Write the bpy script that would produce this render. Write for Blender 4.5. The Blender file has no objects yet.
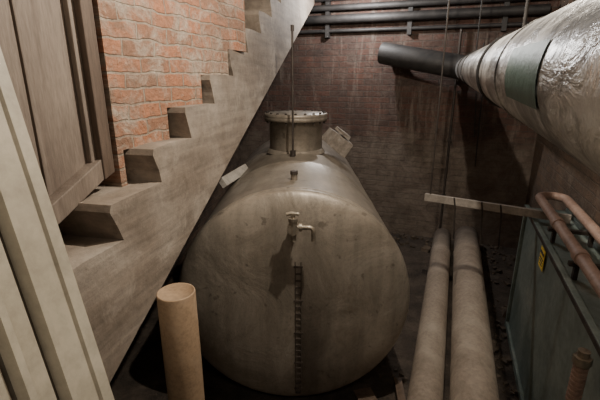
import bpy, math, random
from mathutils import Vector, Matrix, noise
random.seed(7)
R=math.radians
# ---------------------------------------------------------------- materials
def base(name):
    m=bpy.data.materials.new(name); m.use_nodes=True
    nt=m.node_tree; b=nt.nodes['Principled BSDF']
    return m,nt,b
def N(nt,t,**k):
    n=nt.nodes.new(t)
    for a,v in k.items(): setattr(n,a,v)
    return n
def ramp(nt,fac,stops):
    r=N(nt,'ShaderNodeValToRGB'); e=r.color_ramp.elements
    while len(e)<len(stops): e.new(.5)
    for i,(p,c) in enumerate(stops):
        e[i].position=p; e[i].color=(c[0],c[1],c[2],1) if hasattr(c,'__len__') else (c,c,c,1)
    nt.links.new(fac,r.inputs[0]); return r.outputs[0]
def coords(nt,scale=(1,1,1),rot=(0,0,0)):
    tc=N(nt,'ShaderNodeTexCoord'); mp=N(nt,'ShaderNodeMapping')
    mp.inputs['Scale'].default_value=scale; mp.inputs['Rotation'].default_value=rot
    nt.links.new(tc.outputs['Object'],mp.inputs['Vector']); return mp.outputs[0]
def noisef(nt,vec,scale,detail=6,rough=.6,dist=0):
    n=N(nt,'ShaderNodeTexNoise'); n.inputs['Scale'].default_value=scale
    n.inputs['Detail'].default_value=detail; n.inputs['Roughness'].default_value=rough
    n.inputs['Distortion'].default_value=dist
    nt.links.new(vec,n.inputs['Vector']); return n.outputs['Fac']
def mix(nt,f,a,b,mode='MIX'):
    m=N(nt,'ShaderNodeMix',data_type='RGBA',blend_type=mode)
    for s,v in ((0,f),(6,a),(7,b)):
        if hasattr(v,'is_output'): nt.links.new(v,m.inputs[s])
        elif s==0: m.inputs[0].default_value=v
        else: m.inputs[s].default_value=(v[0],v[1],v[2],1)
    return m.outputs[2]
def bump(nt,b,h,strength=.3,dist=.01):
    n=N(nt,'ShaderNodeBump'); n.inputs['Strength'].default_value=strength; n.inputs['Distance'].default_value=dist
    nt.links.new(h,n.inputs['Height']); nt.links.new(n.outputs[0],b.inputs['Normal'])
def grime(name,c1,c2,c3=None,scale=4,fine=40,rough=.7,metal=0,bs=.3,bd=.006,stretch=(1,1,1),rot=(0,0,0),spat=None):
    m,nt,b=base(name); v=coords(nt,stretch,rot)
    f=noisef(nt,v,scale,8,.65,.3)
    st=[(.32,c1),(.62,c2)]
    if c3: st=[(.3,c1),(.52,c2),(.72,c3)]
    col=ramp(nt,f,st)
    f2=noisef(nt,v,fine,6,.7)
    d=ramp(nt,f2,[(.3,.62),(.6,1.0)])
    col=mix(nt,.8,col,d,'MULTIPLY')
    if spat:
        f3=noisef(nt,v,scale*2,7,.6,.6)
        col=mix(nt,ramp(nt,f3,[(.5,0.0),(.72,.6)]),col,spat)
    nt.links.new(col,b.inputs['Base Color'])
    b.inputs['Roughness'].default_value=rough; b.inputs['Metallic'].default_value=metal
    bump(nt,b,f2,bs,bd); return m
def brick(name,c1,c2,mortar,stain,stain_amt,bw=.225,rh=.072,pale=None,lowz=None,drip=None,wob=.016,paleamt=.65):
    m,nt,b=base(name)
    tc=N(nt,'ShaderNodeTexCoord'); sp=N(nt,'ShaderNodeSeparateXYZ'); cb=N(nt,'ShaderNodeCombineXYZ')
    nt.links.new(tc.outputs['Object'],sp.inputs[0]); nt.links.new(sp.outputs[0],cb.inputs[0]); nt.links.new(sp.outputs[2],cb.inputs[1])
    wn=N(nt,'ShaderNodeTexNoise'); wn.inputs['Scale'].default_value=9; nt.links.new(cb.outputs[0],wn.inputs['Vector'])
    sc=N(nt,'ShaderNodeVectorMath',operation='SCALE'); sc.inputs[3].default_value=wob; nt.links.new(wn.outputs['Color'],sc.inputs[0])
    ad=N(nt,'ShaderNodeVectorMath',operation='ADD'); nt.links.new(cb.outputs[0],ad.inputs[0]); nt.links.new(sc.outputs[0],ad.inputs[1])
    t=N(nt,'ShaderNodeTexBrick'); nt.links.new(ad.outputs[0],t.inputs['Vector'])
    t.inputs['Scale'].default_value=1; t.inputs['Brick Width'].default_value=bw; t.inputs['Row Height'].default_value=rh
    t.inputs['Mortar Size'].default_value=.006; t.inputs['Mortar Smooth'].default_value=.4
    t.inputs['Color1'].default_value=(*c1,1); t.inputs['Color2'].default_value=(*c2,1); t.inputs['Mortar'].default_value=(*mortar,1)
    v=cb.outputs[0]
    col=t.outputs['Color']
    f1=noisef(nt,v,2.2,8,.7,.5)
    col=mix(nt,ramp(nt,f1,[(.5-stain_amt*.25,0.0),(.72,.9)]),col,stain)
    if pale:
        f3=noisef(nt,v,5,9,.78,.6)
        col=mix(nt,ramp(nt,f3,[(.48,0.0),(.62,paleamt)]),col,pale)
        f6=noisef(nt,v,11,5,.7,.3)
        col=mix(nt,ramp(nt,f6,[(.58,0.0),(.68,.65)]),col,stain)
    if drip:
        mp=N(nt,'ShaderNodeMapping'); mp.inputs['Scale'].default_value=(7,.8,1); nt.links.new(v,mp.inputs['Vector'])
        fd=noisef(nt,mp.outputs[0],1.3,7,.7,.2)
        col=mix(nt,ramp(nt,fd,[(.53,0.0),(.70,.7)]),col,drip)
    f2=noisef(nt,v,38,6,.7)
    col=mix(nt,.75,col,ramp(nt,f2,[(.3,.55),(.62,1.05)]),'MULTIPLY')
    if lowz:
        mr=N(nt,'ShaderNodeMapRange'); mr.inputs['From Min'].default_value=lowz-.12; mr.inputs['From Max'].default_value=lowz+.12
        mr.inputs['To Min'].default_value=.8; mr.inputs['To Max'].default_value=0
        a2=N(nt,'ShaderNodeMath',operation='MULTIPLY_ADD'); a2.inputs[1].default_value=.9; nt.links.new(f1,a2.inputs[0]); nt.links.new(sp.outputs[2],a2.inputs[2])
        nt.links.new(a2.outputs[0],mr.inputs['Value'])
        col=mix(nt,mr.outputs[0],col,ramp(nt,f3,[(.35,(.085,.065,.05)),(.65,(.22,.18,.145))]))
    nt.links.new(col,b.inputs['Base Color']); b.inputs['Roughness'].default_value=.85
    mm=N(nt,'ShaderNodeMath',operation='MULTIPLY_ADD'); mm.inputs[1].default_value=-.8
    nt.links.new(t.outputs['Fac'],mm.inputs[0]); nt.links.new(f2,mm.inputs[2])
    bump(nt,b,mm.outputs[0],.8,.016); return m

M_brickL=brick('brick_salmon',(.50,.20,.10),(.27,.14,.085),(.36,.29,.22),(.22,.145,.10),.5,bw=.20,rh=.064,pale=(.42,.35,.275),wob=.034,paleamt=.9)
M_brickB=brick('brick_sooty_red',(.125,.055,.038),(.075,.04,.03),(.10,.08,.065),(.045,.032,.026),.5,pale=(.12,.088,.07),lowz=1.75,drip=(.24,.20,.165))
M_brickR=brick('brick_brown',(.15,.09,.055),(.10,.062,.042),(.12,.09,.068),(.055,.04,.03),.5,pale=(.17,.13,.095))
M_plaster=grime('old_plaster',(.10,.085,.07),(.17,.15,.13),scale=3)
M_floor=grime('dirt_floor',(.024,.018,.014),(.06,.045,.034),(.11,.085,.065),scale=5,fine=30,rough=.95,bs=.8,bd=.03)
M_rubble=grime('rubble',(.045,.033,.024),(.11,.083,.06),scale=9,rough=.95)
M_wood=grime('grey_painted_wood',(.14,.105,.083),(.215,.17,.136),(.28,.225,.18),scale=3,fine=24,rough=.7,stretch=(6,6,.7),bs=.25)
M_wooddark=grime('dark_wood',(.07,.045,.03),(.13,.09,.065),scale=4,fine=30,stretch=(6,6,.7))
M_cream=grime('cream_gloss_paint',(.33,.29,.22),(.46,.41,.32),(.52,.47,.375),scale=2.5,fine=14,rough=.45,bs=.08,spat=(.36,.32,.25))
M_groove=grime('door_groove_dark',(.10,.085,.065),(.17,.145,.115),scale=6)  # darker brown for the bottoms of the door grooves
M_card=grime('cardboard_tube',(.30,.20,.118),(.39,.27,.168),scale=5,fine=60,rough=.85,bs=.1,spat=(.42,.31,.21))
M_iron=grime('dark_iron',(.03,.025,.022),(.075,.06,.05),scale=12,rough=.6,metal=.4)
M_gauge=grime('gauge_strip',(.04,.032,.026),(.08,.062,.05),scale=12,rough=.6)
M_brass=grime('tarnished_brass',(.19,.16,.125),(.38,.33,.26),scale=15,rough=.4,metal=.6)
M_black=grime('black_lagging',(.014,.013,.013),(.04,.036,.034),scale=8,rough=.6)
M_pipe=grime('dusty_floor_pipe',(.18,.14,.108),(.27,.22,.175),(.32,.27,.22),scale=2.5,rough=.8,bs=.2,spat=(.35,.30,.245))
M_pink=grime('pink_primer_pipe',(.22,.14,.105),(.32,.215,.17),(.36,.26,.21),scale=6,rough=.55,bs=.1)
M_batten=grime('grey_batten',(.20,.175,.15),(.33,.295,.255),scale=6)
M_carton=grime('mottled_carton',(.17,.14,.115),(.30,.26,.22),(.46,.42,.37),scale=14)
M_white=grime('pale_scrap',(.38,.35,.31),(.55,.51,.46),scale=8)
M_yellow=grime('yellow_label',(.75,.52,.05),(.85,.62,.08),scale=6,fine=20,bs=0)
M_ink=grime('label_ink',(.03,.03,.03),(.06,.06,.05))
def stringer():
    m,nt,b=base('board_marked_concrete'); v=coords(nt)
    f=noisef(nt,v,2.0,8,.6,.5)
    col=ramp(nt,f,[(.30,(.16,.122,.09)),(.5,(.26,.21,.165)),(.68,(.37,.315,.26))])
    vr=coords(nt,(.8,3,9),(0,R(26),0))
    g=noisef(nt,vr,2.2,5,.6)
    col=mix(nt,.55,col,ramp(nt,g,[(.38,.55),(.6,1.05)]),'MULTIPLY')
    f2=noisef(nt,v,26,6,.65)
    col=mix(nt,.6,col,ramp(nt,f2,[(.3,.65),(.58,1.0)]),'MULTIPLY')
    f5=noisef(nt,v,4,9,.7,.6)
    col=mix(nt,ramp(nt,f5,[(.55,0.0),(.70,.65)]),col,(.42,.365,.305))
    f6=noisef(nt,v,9,6,.65,.6)
    col=mix(nt,ramp(nt,f6,[(.62,0.0),(.70,.55)]),col,(.12,.09,.065))
    nt.links.new(col,b.inputs['Base Color']); b.inputs['Roughness'].default_value=.8
    s=N(nt,'ShaderNodeMath',operation='ADD'); nt.links.new(g,s.inputs[0]); nt.links.new(f2,s.inputs[1])
    bump(nt,b,s.outputs[0],.3,.012); return m
M_str=stringer()
def tankmat():
    m,nt,b=base('tank_grey_paint'); v=coords(nt)
    f=noisef(nt,v,2.6,10,.7,.9)
    col=ramp(nt,f,[(.3,(.175,.148,.115)),(.5,(.275,.237,.192)),(.7,(.37,.325,.27))])
    vs=coords(nt,(7,1.2,.9)); g=noisef(nt,vs,1.6,6,.65)
    col=mix(nt,.5,col,ramp(nt,g,[(.35,.5),(.58,1.0)]),'MULTIPLY')
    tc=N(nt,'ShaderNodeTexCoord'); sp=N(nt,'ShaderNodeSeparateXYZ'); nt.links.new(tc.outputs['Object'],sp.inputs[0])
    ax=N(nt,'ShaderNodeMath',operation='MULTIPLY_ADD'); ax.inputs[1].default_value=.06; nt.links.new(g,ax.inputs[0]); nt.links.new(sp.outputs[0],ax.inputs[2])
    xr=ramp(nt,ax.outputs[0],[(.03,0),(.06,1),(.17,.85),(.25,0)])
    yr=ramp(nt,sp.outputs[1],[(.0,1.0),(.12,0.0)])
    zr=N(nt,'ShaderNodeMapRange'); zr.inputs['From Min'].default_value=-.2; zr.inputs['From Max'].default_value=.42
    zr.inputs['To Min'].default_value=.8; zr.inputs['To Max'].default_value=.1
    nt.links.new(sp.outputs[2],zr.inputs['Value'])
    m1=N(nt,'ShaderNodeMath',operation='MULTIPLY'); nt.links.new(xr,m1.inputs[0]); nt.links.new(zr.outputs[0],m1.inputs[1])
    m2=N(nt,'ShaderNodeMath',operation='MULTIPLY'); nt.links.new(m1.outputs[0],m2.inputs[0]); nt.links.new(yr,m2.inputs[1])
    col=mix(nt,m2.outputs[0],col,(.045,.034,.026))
    f2=noisef(nt,v,60,6,.75)
    col=mix(nt,.6,col,ramp(nt,f2,[(.28,.55),(.5,1.0)]),'MULTIPLY')
    f4=noisef(nt,v,17,3,.5,.2)
    col=mix(nt,ramp(nt,f4,[(.66,0.0),(.72,.55)]),col,(.07,.055,.042))
    f7=noisef(nt,v,5,8,.75,.8)
    col=mix(nt,ramp(nt,f7,[(.56,0.0),(.68,.5)]),col,(.16,.125,.09))
    nt.links.new(col,b.inputs['Base Color']); b.inputs['Metallic'].default_value=.3
    nt.links.new(ramp(nt,f,[(.3,.52),(.7,.34)]),b.inputs['Roughness'])
    bump(nt,b,f,.3,.025); return m
M_tank=tankmat()
def silver():
    m,nt,b=base('foil_lagging'); v=coords(nt,(1,.6,1))
    f=noisef(nt,v,7,10,.74,.7)
    col=ramp(nt,f,[(.38,(.07,.07,.07)),(.48,(.28,.275,.265)),(.55,(.56,.555,.54)),(.7,(.72,.72,.71))])
    nt.links.new(col,b.inputs['Base Color']); b.inputs['Metallic'].default_value=.5; b.inputs['Roughness'].default_value=.3
    bump(nt,b,noisef(nt,v,18,5,.65,.8),.5,.014); return m
M_silver=silver()
M_green=grime('green_band_paint',(.012,.045,.03),(.03,.085,.058),(.10,.14,.12),scale=8,rough=.4)
M_teal=grime('teal_grey_steel',(.095,.125,.115),(.18,.225,.205),(.275,.305,.275),scale=3.2,fine=26,rough=.5,metal=.1,bs=.15)
# ---------------------------------------------------------------- builder
class B:
    def __init__(s): s.v=[];s.f=[];s.m=[];s.sm=[]
    def add(s,vs,fs,mi=0,sm=False):
        o=len(s.v); s.v+= [Vector(p) for p in vs]
        for f in fs: s.f.append([i+o for i in f]); s.m.append(mi); s.sm.append(sm)
    def box(s,c,d,mi=0,rot=None,jit=0):
        x,y,z=[k/2 for k in d]
        vs=[Vector((a*x,b*y,e*z)) for e in(-1,1) for b in(-1,1) for a in(-1,1)]
        if jit: vs=[p+Vector([random.uniform(-jit,jit)*k for k in d]) for p in vs]
        if rot is not None: vs=[rot@p for p in vs]
        vs=[p+Vector(c) for p in vs]
        s.add(vs,[(0,2,3,1),(4,5,7,6),(0,1,5,4),(2,6,7,3),(0,4,6,2),(1,3,7,5)],mi)
    def tube(s,pts,r,mi=0,n=16,caps=True):
        pts=[Vector(p) for p in pts]; rs=r if isinstance(r,(list,tuple)) else [r]*len(pts)
        T=[]
        for i in range(len(pts)):
            a=pts[max(i-1,0)];b=pts[min(i+1,len(pts)-1)]
            T.append((b-a).normalized() if (b-a).length>1e-9 else T[-1])
        ref=Vector((0,0,1)) if abs(T[0].z)<.9 else Vector((1,0,0))
        u=T[0].cross(ref).normalized(); vs=[]
        for i,p in enumerate(pts):
            u=(u-T[i]*u.dot(T[i])).normalized(); w=T[i].cross(u)
            for k in range(n):
                a=2*math.pi*k/n; vs.append(p+(u*math.cos(a)+w*math.sin(a))*rs[i])
        fs=[(i*n+k,i*n+(k+1)%n,(i+1)*n+(k+1)%n,(i+1)*n+k) for i in range(len(pts)-1) for k in range(n)]
        s.add(vs,fs,mi,True)
        if caps:
            s.add(vs[:n],[tuple(range(n))[::-1]],mi); s.add(vs[-n:],[tuple(range(n))],mi)
    def cyl(s,a,b,r,mi=0,n=24): s.tube([a,b],r,mi,n)
    def prism(s,poly,y0,y1,mi=0):
        n=len(poly); vs=[(x,y0,z) for x,z in poly]+[(x,y1,z) for x,z in poly]
        s.add(vs,[tuple(range(n)),tuple(range(2*n-1,n-1,-1))]+[(i,i+n,(i+1)%n+n,(i+1)%n) for i in range(n)],mi)
    def lathe(s,c,axis,prof,mi=0,n=64):
        ax=Vector(axis).normalized(); ref=Vector((0,0,1)) if abs(ax.z)<.9 else Vector((1,0,0))
        u=ax.cross(ref).normalized(); w=ax.cross(u); vs=[]
        for r,h in prof:
            for k in range(n):
                a=2*math.pi*k/n; vs.append(Vector(c)+ax*h+(u*math.cos(a)+w*math.sin(a))*max(r,1e-4))
        fs=[(i*n+k,i*n+(k+1)%n,(i+1)*n+(k+1)%n,(i+1)*n+k) for i in range(len(prof)-1) for k in range(n)]
        s.add(vs,fs,mi,True)
    def done(s,name,mats,loc=(0,0,0),rz=0,bevel=0,matrix=None):
        me=bpy.data.meshes.new(name); me.from_pydata([tuple(p) for p in s.v],[],s.f)
        for m in mats: me.materials.append(m)
        for p,mi,sm in zip(me.polygons,s.m,s.sm): p.material_index=mi; p.use_smooth=sm
        import bmesh
        bm=bmesh.new(); bm.from_mesh(me); bmesh.ops.recalc_face_normals(bm,faces=bm.faces); bm.to_mesh(me); bm.free()
        o=bpy.data.objects.new(name,me); bpy.context.collection.objects.link(o)
        if matrix is not None: o.matrix_world=matrix
        else: o.location=loc; o.rotation_euler=(0,0,rz)
        if bevel:
            b=o.modifiers.new('bevel','BEVEL'); b.width=bevel; b.segments=2; b.limit_method='ANGLE'
        return o
def arc(c,u,v,r,a0,a1,n=8):
    c=Vector(c);u=Vector(u);v=Vector(v)
    return [c+(u*math.cos(R(a0+(a1-a0)*i/n))+v*math.sin(R(a0+(a1-a0)*i/n)))*r for i in range(n+1)]

YAW=20.8; RZ=R(90-YAW)
# ---------------------------------------------------------------- room shell
b=B(); b.box((0.2,2.3,-.1),(8,10,.2)); b.done('floor',[M_floor])
b=B(); b.box((0.2,2.3,3.35),(8,10,.1)); b.done('ceiling',[M_plaster])
b=B(); b.box((1.45,-.1,1.65),(6.9,.2,3.3)); b.done('wall_right',[M_brickR],(.961,0,0),RZ)
b=B(); b.box((2.5,-.1,1.65),(5.2,.2,3.3)); b.done('wall_back',[M_brickB],(2.70,4.57,0),R(180-YAW))
b=B(); b.box((2.2,.1,1.65),(8,.2,3.3)); b.done('wall_left',[M_brickR],(-1.95,0,0),R(80))
b=B(); b.box((0,-.1,1.65),(4.6,.2,3.3)); b.done('wall_front',[M_brickR],(-.9,-1.7,0),0)
# ---------------------------------------------------------------- staircase stringer
DY=.049; DZ=-.045
b=B(); SP=R(90-11.96)
low=lambda s:.361+.4626*s
top=[]
for k in range(-6,13):
    s=1.342+DY*1.0222+.3016*k; z=1.545+DZ+.15*k
    j=lambda a:random.uniform(-a,a)
    top+=[(s+.03+j(.006),z-.075),(s+.012+j(.008),z-.02+j(.01)),(s-.018+j(.006),z+.05),(s-.012,z+.075),(s+.12,z+.075+.006+j(.004))]
top=[(s,min(z,3.29)) for s,z in top if s<5.3]
top=[(top[0][0]-.1,top[0][1])]+top+[(5.45,3.29)]
poly=top+[(5.45,low(5.45)),(top[0][0],low(top[0][0]))]
b.prism(poly,0,.26)
b.done('concrete_staircase',[M_str],(-.955,0,0),SP,bevel=.012)
# ---------------------------------------------------------------- brick wall standing on the stair
BR=R(90-18.61); q=1.0552; BX=-1.275
Y0=1.60
def kk(y): return math.floor((y-1.313-DY)/.295)
k=kk(Y0); TR=lambda k:1.62+DZ+.15*k
bot=[(Y0*q,TR(k))]
while True:
    k+=1; yk=1.313+DY+.295*k
    if yk>2.75: break
    bot+=[((yk-.026)*q,TR(k-1)),((yk-.026)*q,TR(k))]
bot.append((2.75*q,TR(k-1)))
b=B(); b.prism(bot+[(2.75*q,3.29),(Y0*q,3.29)],0,.12)
b.done('brick_stair_wall',[M_brickL],(BX,0,0),BR)
# ---------------------------------------------------------------- timber panelling beside it
b=B()
zr=lambda s:1.51+.5*(s/q-1.275)
s0,s1=.35,Y0*q-.09
n=6; w=(s1-s0)/n
for i in range(n):
    a=s0+i*w+.004; e=s0+(i+1)*w-.004
    b.prism([(a,zr(a)+.05),(e,zr(e)+.05),(e,3.28),(a,3.28)],.02,.045)
    if i%2==1:
        b.prism([(e-.02,zr(e-.02)+.05),(e+.03,zr(e+.03)+.05),(e+.03,3.28),(e-.02,3.28)],-.005,.02)
b.prism([(s0,zr(s0)),(s1,zr(s1)),(s1,zr(s1)+.08),(s0,zr(s0)+.08)],-.03,.05)
b.prism([(s1,zr(s1)+.0),(s1+.055,zr(s1)+.02),(s1+.055,3.28),(s1,3.28)],-.035,.06,1)
b.done('timber_panelling',[M_wood,M_wooddark],(BX-.02,0,0),BR,bevel=.004)
# ---------------------------------------------------------------- cream door leaning at left
L=Vector((-.175,.095,.837)).normalized(); W=Vector((-.2,-.98,0)).normalized(); W=(W-L*W.dot(L)).normalized(); NN=L.cross(W)
mt=Matrix((( W.x,NN.x,L.x,-.245),(W.y,NN.y,L.y,.674),(W.z,NN.z,L.z,.012),(0,0,0,1)))
prof=[(0,0),(.0,.045),(.03,.045),(.034,.038),(.085,.038),(.09,.045),(.104,.045),(.107,.014),(.118,.012),(.122,.026),(.165,.028),(.168,.04),(.185,.042),(.188,.014),(.198,.012),(.202,.02),(.25,.02),(.256,.04),(.27,.045),(.36,.045),(.366,.018),(.41,.018),(.416,.034),(.43,.034),(.436,.018),(.50,.018),(.51,.045),(.62,.045),(.62,0)]
b=B(); n=len(prof); H=2.72
vs=[(x,y,0) for x,y in prof]+[(x,y,H) for x,y in prof]
b.add(vs,[tuple(range(n))[::-1],tuple(range(n,2*n))])
for i in range(n):
    j=(i+1)%n; dk=(prof[i][1]<.015 and prof[j][1]<.015) and 0<i<n-2
    b.add([vs[i],vs[j],vs[j+n],vs[i+n]],[(0,1,2,3)],1 if dk else 0)
b.done('cream_door_leaf',[M_cream,M_groove],matrix=mt)
# ---------------------------------------------------------------- cardboard tube
b=B(); b.lathe((0,0,0),(0,0,1),[(.001,0),(.075,0.0),(.075,.4),(.0765,.8),(.075,1.186),(.073,1.19),(.069,1.19),(.067,1.183),(.001,1.180)],0,40)
b.done('cardboard_tube',[M_card],(-.496,1.427,0))
# ---------------------------------------------------------------- oil tank
RR=.685
TC=Vector((-.035,2.0,1.43-RR))
DB=.105; L0=DB
def dish(r,p=3.2): return DB*math.sqrt(max(0,1-(r/RR)**p))
b=B()
prof=[]
for i in range(33):
    r=RR*math.sin(math.pi/2*i/32); prof.append((r,DB-dish(r)))
L1=2.44
prof+=[(RR,L0+.02),(RR+.004,L0+.025),(RR+.004,L0+.04),(RR,L0+.045)]
for s in (.9,1.65): prof+=[(RR,s-.008),(RR+.003,s),(RR,s+.008)]
prof.append((RR,L1))
for i in range(31,-1,-1):
    r=RR*math.sin(math.pi/2*i/32); prof.append((r,L1+dish(r)))
b.lathe((0,0,0),(0,1,0),prof,0,96)
U=RR-.655
mc=(0.0,3.455-2.0)
P=lambda lst:[(r,h+U) for r,h in lst]
b.lathe((mc[0],mc[1],.0),(0,0,1),P([(.225,.60),(.225,.90),(.265,.90),(.268,.925),(.265,.93),(.266,.932),(.268,.955),(.262,.96),(.0,.965)]),0,48)
for i in range(20):
    a=2*math.pi*i/20; x=mc[0]+.246*math.cos(a); y=mc[1]+.246*math.sin(a)
    b.cyl((x,y,.88+U),(x,y,.972+U),.007,1,8); b.cyl((x,y,.96+U),(x,y,.969+U),.012,1,6)
b.lathe((mc[0],mc[1],0),(0,0,1),P([(.25,.63),(.235,.66),(.226,.665)]),0,48)
yr=1.083
b.cyl((-.02,yr,.62+U),(-.02,yr,1.58+U),.008,1,10); b.cyl((-.02,yr,.62+U),(-.02,yr,.70+U),.022,1,14)
b.cyl((-.02,yr,1.56+U),(-.02,yr,1.60+U),.013,1,10)
b.cyl((0,.32,.63+U),(0,.32,.69+U),.020,0,14); b.cyl((0,.32,.69+U),(0,.32,.71+U),.026,1,6)
zv=.49+U; yv=-.07
b.cyl((0,.09,zv),(0,yv,zv),.018,2,14); b.cyl((0,.06,zv),(0,.045,zv),.034,2,6); b.cyl((0,-.02,zv),(0,yv-.02,zv),.03,2,8)
b.cyl((0,yv,zv-.03),(0,yv,zv+.05),.022,2,14); b.cyl((0,yv,zv+.045),(0,yv,zv+.06),.028,2,6); b.cyl((0,yv,zv+.06),(0,yv,zv+.08),.010,2,8)
b.tube([(-.035,yv,zv+.08),(-.01,yv,zv+.085),(.03,yv-.005,zv+.082)],[.009,.011,.008],2,10)
b.cyl((0,yv,zv+.01),(.075,yv-.005,zv+.01),.013,2,12); b.cyl((.03,yv,zv+.01),(.045,yv,zv+.01),.022,2,6)
b.tube([(.075,yv-.005,zv+.01)]+arc((.08,yv-.005,zv-.015),(1,0,0),(0,0,1),.025,90,0,6)+[(.105,yv-.005,zv-.065)],.012,2,12)
b.cyl((0,yv,zv-.03),(0,yv,zv-.065),.016,2,12)
for i in range(22):
    z=.27-i*.042; r=abs(z)
    y=DB-dish(r)-.001; x=.025
    w=.034 if i%5 else .05
    b.box((x,y,z),(w,.006,.012),3)
for x in(.009,.041):
    pp=[(x,DB-dish(abs(.30-i*.045))-.001,.30-i*.045) for i in range(21)]
    b.tube(pp,.003,3,6)
for y in(.55,1.95):
    zb=-TC.z
    sad=[(-.42,zb),(.42,zb)]
    for i in range(9):
        x=.42-.84*i/8; sad.append((x,-math.sqrt(RR*RR-x*x)))
    b.prism(sad,y-.1,y+.1,4)
b.done('oil_storage_tank',[M_tank,M_iron,M_brass,M_gauge,M_str],TC)
# ---------------------------------------------------------------- floor pipes
e2=Vector((.355,.935,0)); e1=Vector((.935,-.355,0))
def fpipe(name,p,r,l0,l1):
    b=B()
    b.lathe((0,0,0),(1,0,0),[(r*.8,l0+.1),(r*.82,l0),(r,l0),(r,l1-.6),(r+.004,l1-.59),(r+.004,l1-.55),(r,l1-.54),(r,l1),(r*.82,l1),(r*.8,l1-.1),(0,l1-.1)],0,40)
    b.done(name,[M_pipe],(p[0],p[1],r),RZ)
fpipe('lagged_floor_pipe',(1.057,1.977),.14,-1.0,2.82)
fpipe('lagged_floor_pipe.001',(.773,2.014),.105,-.8,2.9)
# ---------------------------------------------------------------- teal cistern along right wall
b=B(); O=(.638,0,0)
b.box((1.66,-.14,.53),(2.98,.27,1.06)); 
b.box((1.66,.004,1.062),(3.0,.03,.03),0); b.box((1.66,-.27,1.062),(3.0,.03,.03),0)
b.box((1.66,.021,1.062),(3.0,.006,.026),1)
b.box((3.145,.003,.53),(.03,.03,1.06),0); b.box((1.66,.006,.03),(3.0,.02,.05),0)
b.done('steel_cistern',[M_teal,M_iron],O,RZ,bevel=.003)
b=B()
c=2.405
b.box((0,0,0),(.115,.004,.125),0)
b.box((0,.003,.035),(.09,.003,.018),1); b.box((0,.003,.0),(.09,.003,.006),1); b.box((0,.003,-.018),(.08,.003,.006),1); b.box((-.01,.003,-.036),(.06,.003,.006),1)
b.done('yellow_warning_label',[M_yellow,M_ink],Vector(O)+e2*c+Vector((0,0,.95))-e1*.006,RZ)
b=B(); pz=1.185; r=.03
path=[(.3,-.04,pz),(1.5,-.04,pz),(2.9,-.04,pz)]+arc((2.98,-.125,pz),(1,0,0),(0,1,0),.085,90,-90,12)+[(2.6,-.21,pz),(1.4,-.21,pz),(.3,-.21,pz)]
b.tube(path,r,0,16)
for s in(.9,1.9,2.4):
    b.cyl((s-.03,-.04,pz),(s+.03,-.04,pz),r+.007,0,16)
    b.box((s,-.125,1.145),(.03,.26,.02),1)
    for y in(-.03,-.22): b.box((s,y,1.105),(.03,.02,.075),1)
b.done('pink_heating_pipe',[M_pink,M_iron],O,RZ)
b=B(); b.cyl((0,0,0),(0,0,1.02),.02,0,14)
for i in range(8): b.cyl((0,0,.86+.02*i),(0,0,.87+.02*i),.025,0,12)
b.cyl((0,0,1.02),(0,0,1.05),.031,1,6); b.cyl((0,0,1.05),(0,0,1.075),.02,1,12); b.cyl((0,0,.0),(0,0,.02),.05,0,14)
b.done('threaded_standpipe',[M_pink,M_brass],(1.015,1.212,0))
# ---------------------------------------------------------------- overhead foil lagged pipe
d=Vector((.3215,.947,.027)).normalized(); E=Vector((1.764,4.418,2.115)); r=.127
b=B()
P0=E-d*4.25
rgt=Vector((d.y,-d.x,0)).normalized(); up=rgt.cross(d).normalized()
def along(t): return P0+d*t
Q=along(-.45)
b.tube([Q+rgt*.60,Q+rgt*.3+d*.02,Q+rgt*.12+d*.08,Q+rgt*.03+d*.2]+[along(-.1+i*.3) for i in range(15)]+[along(4.25)],r,0,48)
for t in(1.15,2.6): b.tube([along(t-.025),along(t+.025)],r+.006,1,40)
b.tube([along(.62),along(.64)],r+.003,0,40)
G=[]
for i in range(13):
    a=R(158+42*i/12)
    for t in(.14,.44):
        G.append(along(t)+(rgt*math.cos(a)+up*math.sin(a))*(r+.002))
b.add(G,[(2*i,2*i+1,2*i+3,2*i+2) for i in range(12)],2,True)
for t in(1.15,3.35):
    c=along(t)
    b.cyl(c+Vector((0,0,r)),Vector((c.x,c.y,3.3)),.006,1,8)
    b.tube([c-d*.012,c+d*.012],r+.008,1,40)
b.done('foil_lagged_overhead_pipe',[M_silver,M_black,M_green])
b=B()
Fp=Vector((.95,4.93,2.30))
dd=(Fp-E).normalized()
b.tube([E+d*.0,E+dd*.05+d*.05,E+dd*.14+d*.055,E+dd*.3+d*.02,Fp-dd*.05,Fp],[.126,.126,.124,.122,.12,.118],0,32)
b.tube([Fp-dd*.1,Fp-dd*.1+Vector((.355,.935,0))*.24],.07,0,20)
b.done('black_lagged_pipe',[M_black])
# ---------------------------------------------------------------- service pipes on back wall
def backpt(u,off,z):
    return Vector((2.70,4.57,0))-e1*u-e2*off+Vector((0,0,z))
b=B()
for z,r,o in((2.70,.05,.10),(2.83,.035,.09),(2.57,.022,.05),(2.95,.05,.12)):
    b.cyl(backpt(.1,o,z),backpt(3.3,o,z+.02),r,0,16)
for u in(.5,1.5,2.5): b.box(backpt(u,.04,2.76),(.05,.07,.5),0,Matrix.Rotation(R(-YAW),3,'Z'))
b.done('ceiling_service_pipes',[M_black])
b=B()
b.tube([backpt(.93,.05,2.55),backpt(.93,.05,0)],.014,0,10)
for z in(.6,1.3,2.0): b.box(backpt(.93,.03,z),(.05,.06,.03),0,Matrix.Rotation(R(-YAW),3,'Z'))
b.done('rusty_drop_pipe',[M_iron])
b=B()
b.tube([backpt(.62,.04,2.4),backpt(.63,.04,1.8),backpt(.61,.05,1.0)],.008,0,8)
b.tube([backpt(.68,.04,2.4),backpt(.70,.04,1.9),backpt(.66,.05,1.35)],.006,0,8)
b.done('hanging_cable',[M_black])
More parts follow.
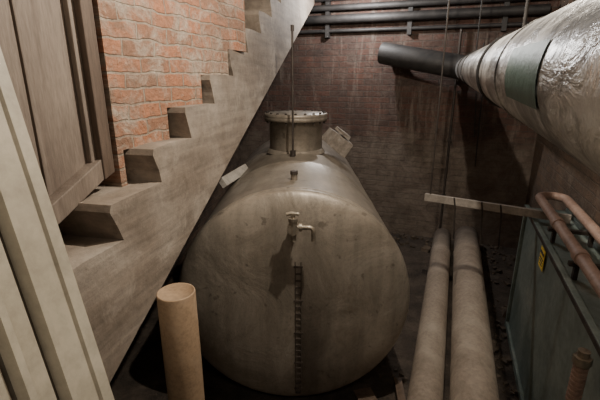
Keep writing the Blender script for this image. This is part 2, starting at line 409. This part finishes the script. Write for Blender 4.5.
b=B(); a0=Vector((.99,3.04,1.115)); a1=Vector((1.80,2.51,1.115))
dv=(a1-a0).normalized(); ang=math.atan2(dv.y,dv.x)
b.box((a0+a1)/2,((a1-a0).length,.03,.055),0,Matrix.Rotation(ang,3,'Z'))
for f in(.22,.42,.55):
    p=a0.lerp(a1,f)
    b.tube([p+Vector((0,-.018,.03)),p+Vector((.01,-.03,-.05)),p+Vector((.03,-.02,-.30))],.006,1,8)
p=a0.lerp(a1,.04); b.cyl(p,(p.x,p.y,3.3),.006,1,6)
b.done('grey_batten_rail',[M_batten,M_iron])
# ---------------------------------------------------------------- bits
b=B(); rt=Matrix.Rotation(R(38),3,'Y')@Matrix.Rotation(R(25),3,'Z')
b.box((0,0,0),(.20,.16,.13),0,rt,.09); b.box((.06,-.03,.07),(.12,.13,.03),0,rt,.15)
b.done('crumpled_carton',[M_carton],(.32,3.5,1.485),bevel=.004)
b=B(); b.box((0,0,0),(.04,.5,.07),0,Matrix.Rotation(R(-12),3,'Z')@Matrix.Rotation(R(-35),3,'Y'))
b.done('pale_offcut_board',[M_white],(-.50,3.0,1.30))
b=B(); b.box((0,0,0),(.12,.9,.03),0,Matrix.Rotation(R(14),3,'Z'))
b.box((.10,.1,.03),(.05,.8,.04),0,Matrix.Rotation(R(-6),3,'Z'))
b.done('dark_timber_offcuts',[M_wooddark],(.52,1.75,.02))
b=B()
for i in range(330):
    t=random.random()
    if t<.5:
        s=random.uniform(1.4,5.0); o=random.uniform(-.03,-.28); p=Vector((.638,0,0))+e2*s+e1*o; 
        if s>3.2: p+=e1*random.uniform(0,.3)
    elif t<.85:
        p=backpt(random.uniform(.2,2.6),random.uniform(.05,.5),0)
    else: p=Vector((random.uniform(.55,.75),random.uniform(1.2,2.4),0))
    k=random.uniform(.006,.028)*(2.0 if t<.85 and random.random()<.12 else 1)
    b.box((p.x,p.y,k*.4),(k*random.uniform(1,2),k*1.3,k),0,Matrix.Rotation(random.uniform(0,6),3,'Z'),.25)
b.done('floor_rubble',[M_rubble])
# ---------------------------------------------------------------- lamps
def lamp(name,p,watts,col,rad):
    mb,nt,bs=base(name+'_glass'); bs.inputs['Emission Color'].default_value=(*col,1); bs.inputs['Emission Strength'].default_value=8
    b=B()
    x,y,z=p
    b.cyl((x,y,z+.09),(x,y,3.3),.006,0,8); b.cyl((x,y,z+.04),(x,y,z+.11),.022,0,14)
    b.lathe((x,y,z),(0,0,1),[(.001,-.05),(.02,-.045),(.03,-.02),(.03,0),(.018,.04)],1,20)
    b.cyl((x,y,3.28),(x,y,3.3),.05,0,16)
    b.done(name,[M_black,mb])
    l=bpy.data.lights.new(name+'_light','POINT'); l.energy=watts; l.color=col; l.shadow_soft_size=rad
    o=bpy.data.objects.new(name+'_light',l); o.location=(x,y,z-.09); bpy.context.collection.objects.link(o)
lamp('pendant_lamp',(.42,1.52,3.05),160,(1,.90,.76),.018)
lamp('pendant_lamp.001',(.62,4.75,2.95),75,(.98,.96,.95),.03)
mb,nt,bs=base('tube_glass'); bs.inputs['Emission Color'].default_value=(1,.93,.82,1); bs.inputs['Emission Strength'].default_value=1.5  # invented fixture with glowing tube behind the camera, dressing for the fill light
b=B(); b.box((0,0,3.27),(1.3,.1,.06),0); b.cyl((-.6,0,3.21),(.6,0,3.21),.018,1,12)
for x in(-.6,.6): b.box((x,0,3.22),(.03,.05,.06),0)
b.done('added_fill_fixture',[M_white,mb],(-.1,-.75,0))
l=bpy.data.lights.new('added_fill_light','AREA'); l.shape='RECTANGLE'; l.size=1.2; l.size_y=.1; l.energy=16; l.color=(1,.90,.76)  # added soft area light to fill in the tank front
o=bpy.data.objects.new('added_fill_light',l); o.location=(-.1,-.75,3.18); o.rotation_euler=(R(35),0,0); bpy.context.collection.objects.link(o)
w=bpy.data.worlds.new('world'); bpy.context.scene.world=w; w.use_nodes=True
w.node_tree.nodes['Background'].inputs[0].default_value=(.5,.5,.5,1); w.node_tree.nodes['Background'].inputs[1].default_value=.05
cam=bpy.data.cameras.new('camera'); cam.lens=24; cam.sensor_width=36; cam.clip_start=.02
co=bpy.data.objects.new('camera',cam); co.location=(0,0,2); co.rotation_euler=(R(90-16.7),0,0)
bpy.context.collection.objects.link(co); bpy.context.scene.camera=co
